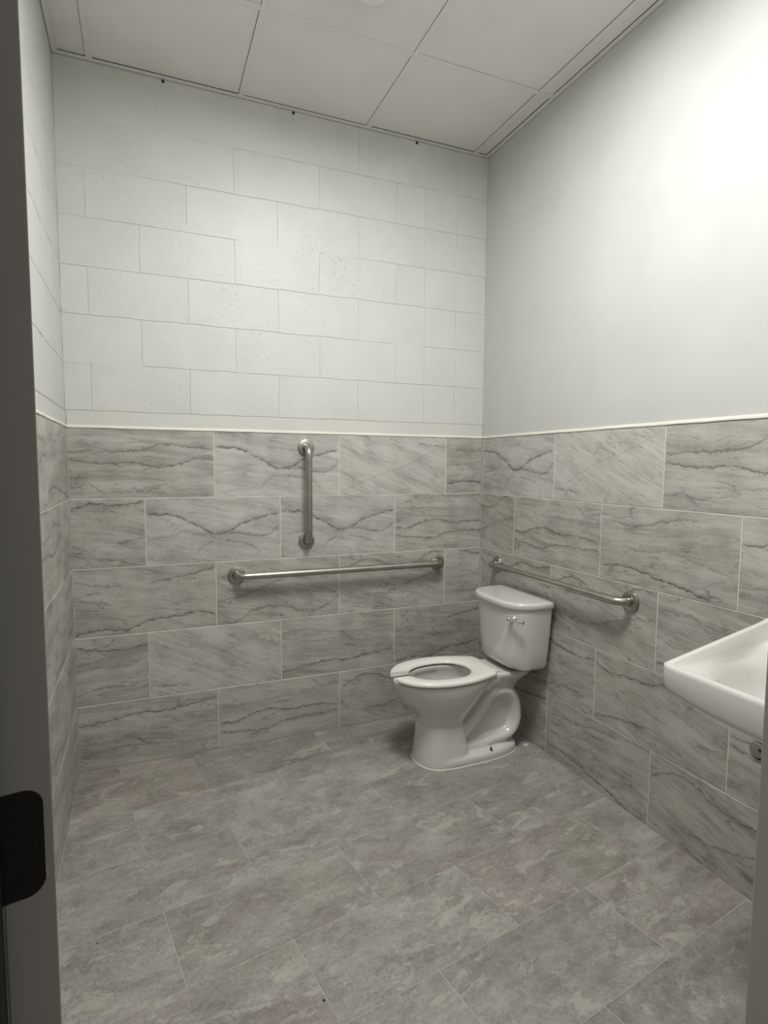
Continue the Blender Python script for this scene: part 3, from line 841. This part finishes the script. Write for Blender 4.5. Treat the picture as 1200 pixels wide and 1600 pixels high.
# from underneath up and over the rim into the basin
def apron(x, y, base, arc):   # lower edge of the apron, deeper towards the middle of the front
    return base - arc*(1-(abs(y)/SHW)**2.2)*sstep((x-.15)/.25)
rings.append(ring(rrect(.004, .34, .14, .08, .02), lambda x, y: .700))
rings.append(ring(rrect(.003, .40, .19, .08, .02), lambda x, y: .725))
rings.append(ring(rrect(.002, SX-.030, SHW-.028, .05, .012), lambda x, y: apron(x, y, .780, .028)))
rings.append(ring(rrect(.002, SX-.010, SHW-.008, .032, .012), lambda x, y: apron(x, y, .784, .030)))
rings.append(ring(rrect(.002, SX-.003, SHW-.002, .030, .012), lambda x, y: apron(x, y, .790, .030)))
rings.append(ring(OUT, lambda x, y: apron(x, y, .799, .028)))
rings.append(ring(OUT, lambda x, y: rim_z(x)-.012))
rings.append(ring(inset(OUT, .002), lambda x, y: rim_z(x)-.005))
rings.append(ring(inset(OUT, .006), lambda x, y: rim_z(x)-.001))
rings.append(ring(inset(OUT, .011), lambda x, y: rim_z(x)))
rings.append(ring(inset(OUT, .017), lambda x, y: rim_z(x)-.001))
rings.append(ring(inset(OUT, .022), lambda x, y: rim_z(x)-.0045))
def deckz(x, y): return .8365 + .030*sstep((.20-x)/.12)
rings.append(ring(inset(OUT, .030), lambda x, y: max(deckz(x, y), .836+(rim_z(x)-.848)*.55)))
rings.append(ring(inset(OUT, .042), lambda x, y: deckz(x, y)+(rim_z(x)-.848)*.10))
e0 = ellp(cxs+.005, .172, .208, sq=2.7)
mid = [((a[0]+b[0])/2, (a[1]+b[1])/2) for a, b in zip(inset(OUT, .042), e0)]
rings.append(ring(mid, lambda x, y: deckz(x, y)-.001))
rings.append(ring(e0, lambda x, y: .832))
for a, b, z, q in ((.165,.200,.826,2.6),(.156,.190,.812,2.5),(.146,.178,.788,2.4),(.130,.160,.760,2.3),(.105,.130,.738,2.2),(.07,.088,.724,2.1),(.030,.030,.718,2),(.021,.021,.7165,2)):
    rings.append(ring(ellp(cxs, a, b, sq=q), lambda x, y, z=z: z))
add_loft(bm, rings)
obj('basin', bm, M['porcelain'], sink, True, 75)
bm = bmesh.new(); add_lathe(bm, [(.006, .7168), (.0195, .7168), (.0215, .7195), (.0205, .7205), (.016, .7195), (.006, .7172)], 28, Matrix.Translation((cxs, 0, 0))); obj('drain', bm, M['chrome'], sink, True, 40)
bm = bmesh.new(); add_lathe(bm, [(.016, 0), (.016, -.10)][::-1], 24, Matrix.Translation((cxs, 0, .7165))); obj('tailpiece', bm, M['chrome'], sink, True, 40)
bm = bmesh.new(); add_lathe(bm, [(.0011, 0), (.0012, .0004), (.0004, .0007)], 8, Matrix.Translation((SX-.006, .164, .8465))); obj('grit_speck', bm, M['dirt'], sink)

# ------------------------------------------------------------ small things
# capped drain stub in a round hole of the right wall
st = empty('drain_stub', (0, -1.636, .492)); tag(st, 'small round grey pipe stub in the tiled wall beneath the sink', 'pipe')
Mr = Matrix.Rotation(R(-90), 4, 'Y')
bm = bmesh.new(); add_lathe(bm, [(.0275, .0), (.0285, .0008), (.0285, .0014), (.0255, .0018)], 32, Mr); obj('hole_edge', bm, M['void'], st, True, 40)
bm = bmesh.new(); add_lathe(bm, [(.0245, .0015), (.0250, .004), (.0235, .0065), (.020, .007), (.001, .0072)], 32, Mr @ Matrix.Translation((.0015, .003, 0))); obj('pipe_cap', bm, M['pvc'], st, True, 40)
bm = bmesh.new(); add_lathe(bm, [(.0045, .0073), (.0045, .0082), (.001, .0084)], 14, Mr @ Matrix.Translation((.006, -.008, 0))); obj('screw_hole', bm, M['void'], st)

bm = bmesh.new(); add_lathe(bm, [(.0045, .0), (.0105, 0), (.0115, .001), (.010, .0028), (.0065, .0032), (.0045, .0022)], 24)
# open ring: rebuild without caps
bm.free(); bm = bmesh.new()
prof = [(.0042, .0002), (.0108, .0002), (.0115, .001), (.010, .0028), (.0065, .0034), (.0042, .0024)]
rr_ = [[(r*math.cos(2*math.pi*k/24), r*math.sin(2*math.pi*k/24), h) for k in range(24)] for r, h in prof]
rr_.append(rr_[0]); add_loft(bm, rr_, True, False, False); bmesh.ops.remove_doubles(bm, verts=bm.verts, dist=1e-6)
w_ = obj('washer', bm, M['seat'], None, True, 40); w_.location = (-.042, -.522, 0); tag(w_, 'tiny white plastic washer lying on the floor behind the toilet', 'washer')

grit = [(-.42, -.03, .0032, 'tiny dark speck of grit on the floor against the back wall by the toilet'),
        (-1.354, -1.46, .0036, 'round dark speck of grit lying on the front floor tiles'),
        (-1.262, -.535, .0024, 'tiny dark speck of grit mid-floor on a pale patch'),
        (-1.905, -1.045, .0024, 'tiny dark speck of grit on the floor near the open door'),
        (-1.72, -.235, .0022, 'tiny dark speck of grit on the pinkish tile in the back left'),
        (-.80, -1.12, .0022, 'tiny dark speck of grit on the floor in front of the toilet')]
for x, y, r, lb in grit:
    bm = bmesh.new(); bmesh.ops.create_icosphere(bm, subdivisions=2, radius=r)
    for v in bm.verts: v.co *= random.uniform(.85, 1.12); v.co.z = max(v.co.z*.55, -r*.3)
    o = obj('grit_speck', bm, M['dirt'], None, True); o.location = (x, y, r*.3); tag(o, lb, 'grit', 'dark specks of grit on the floor')
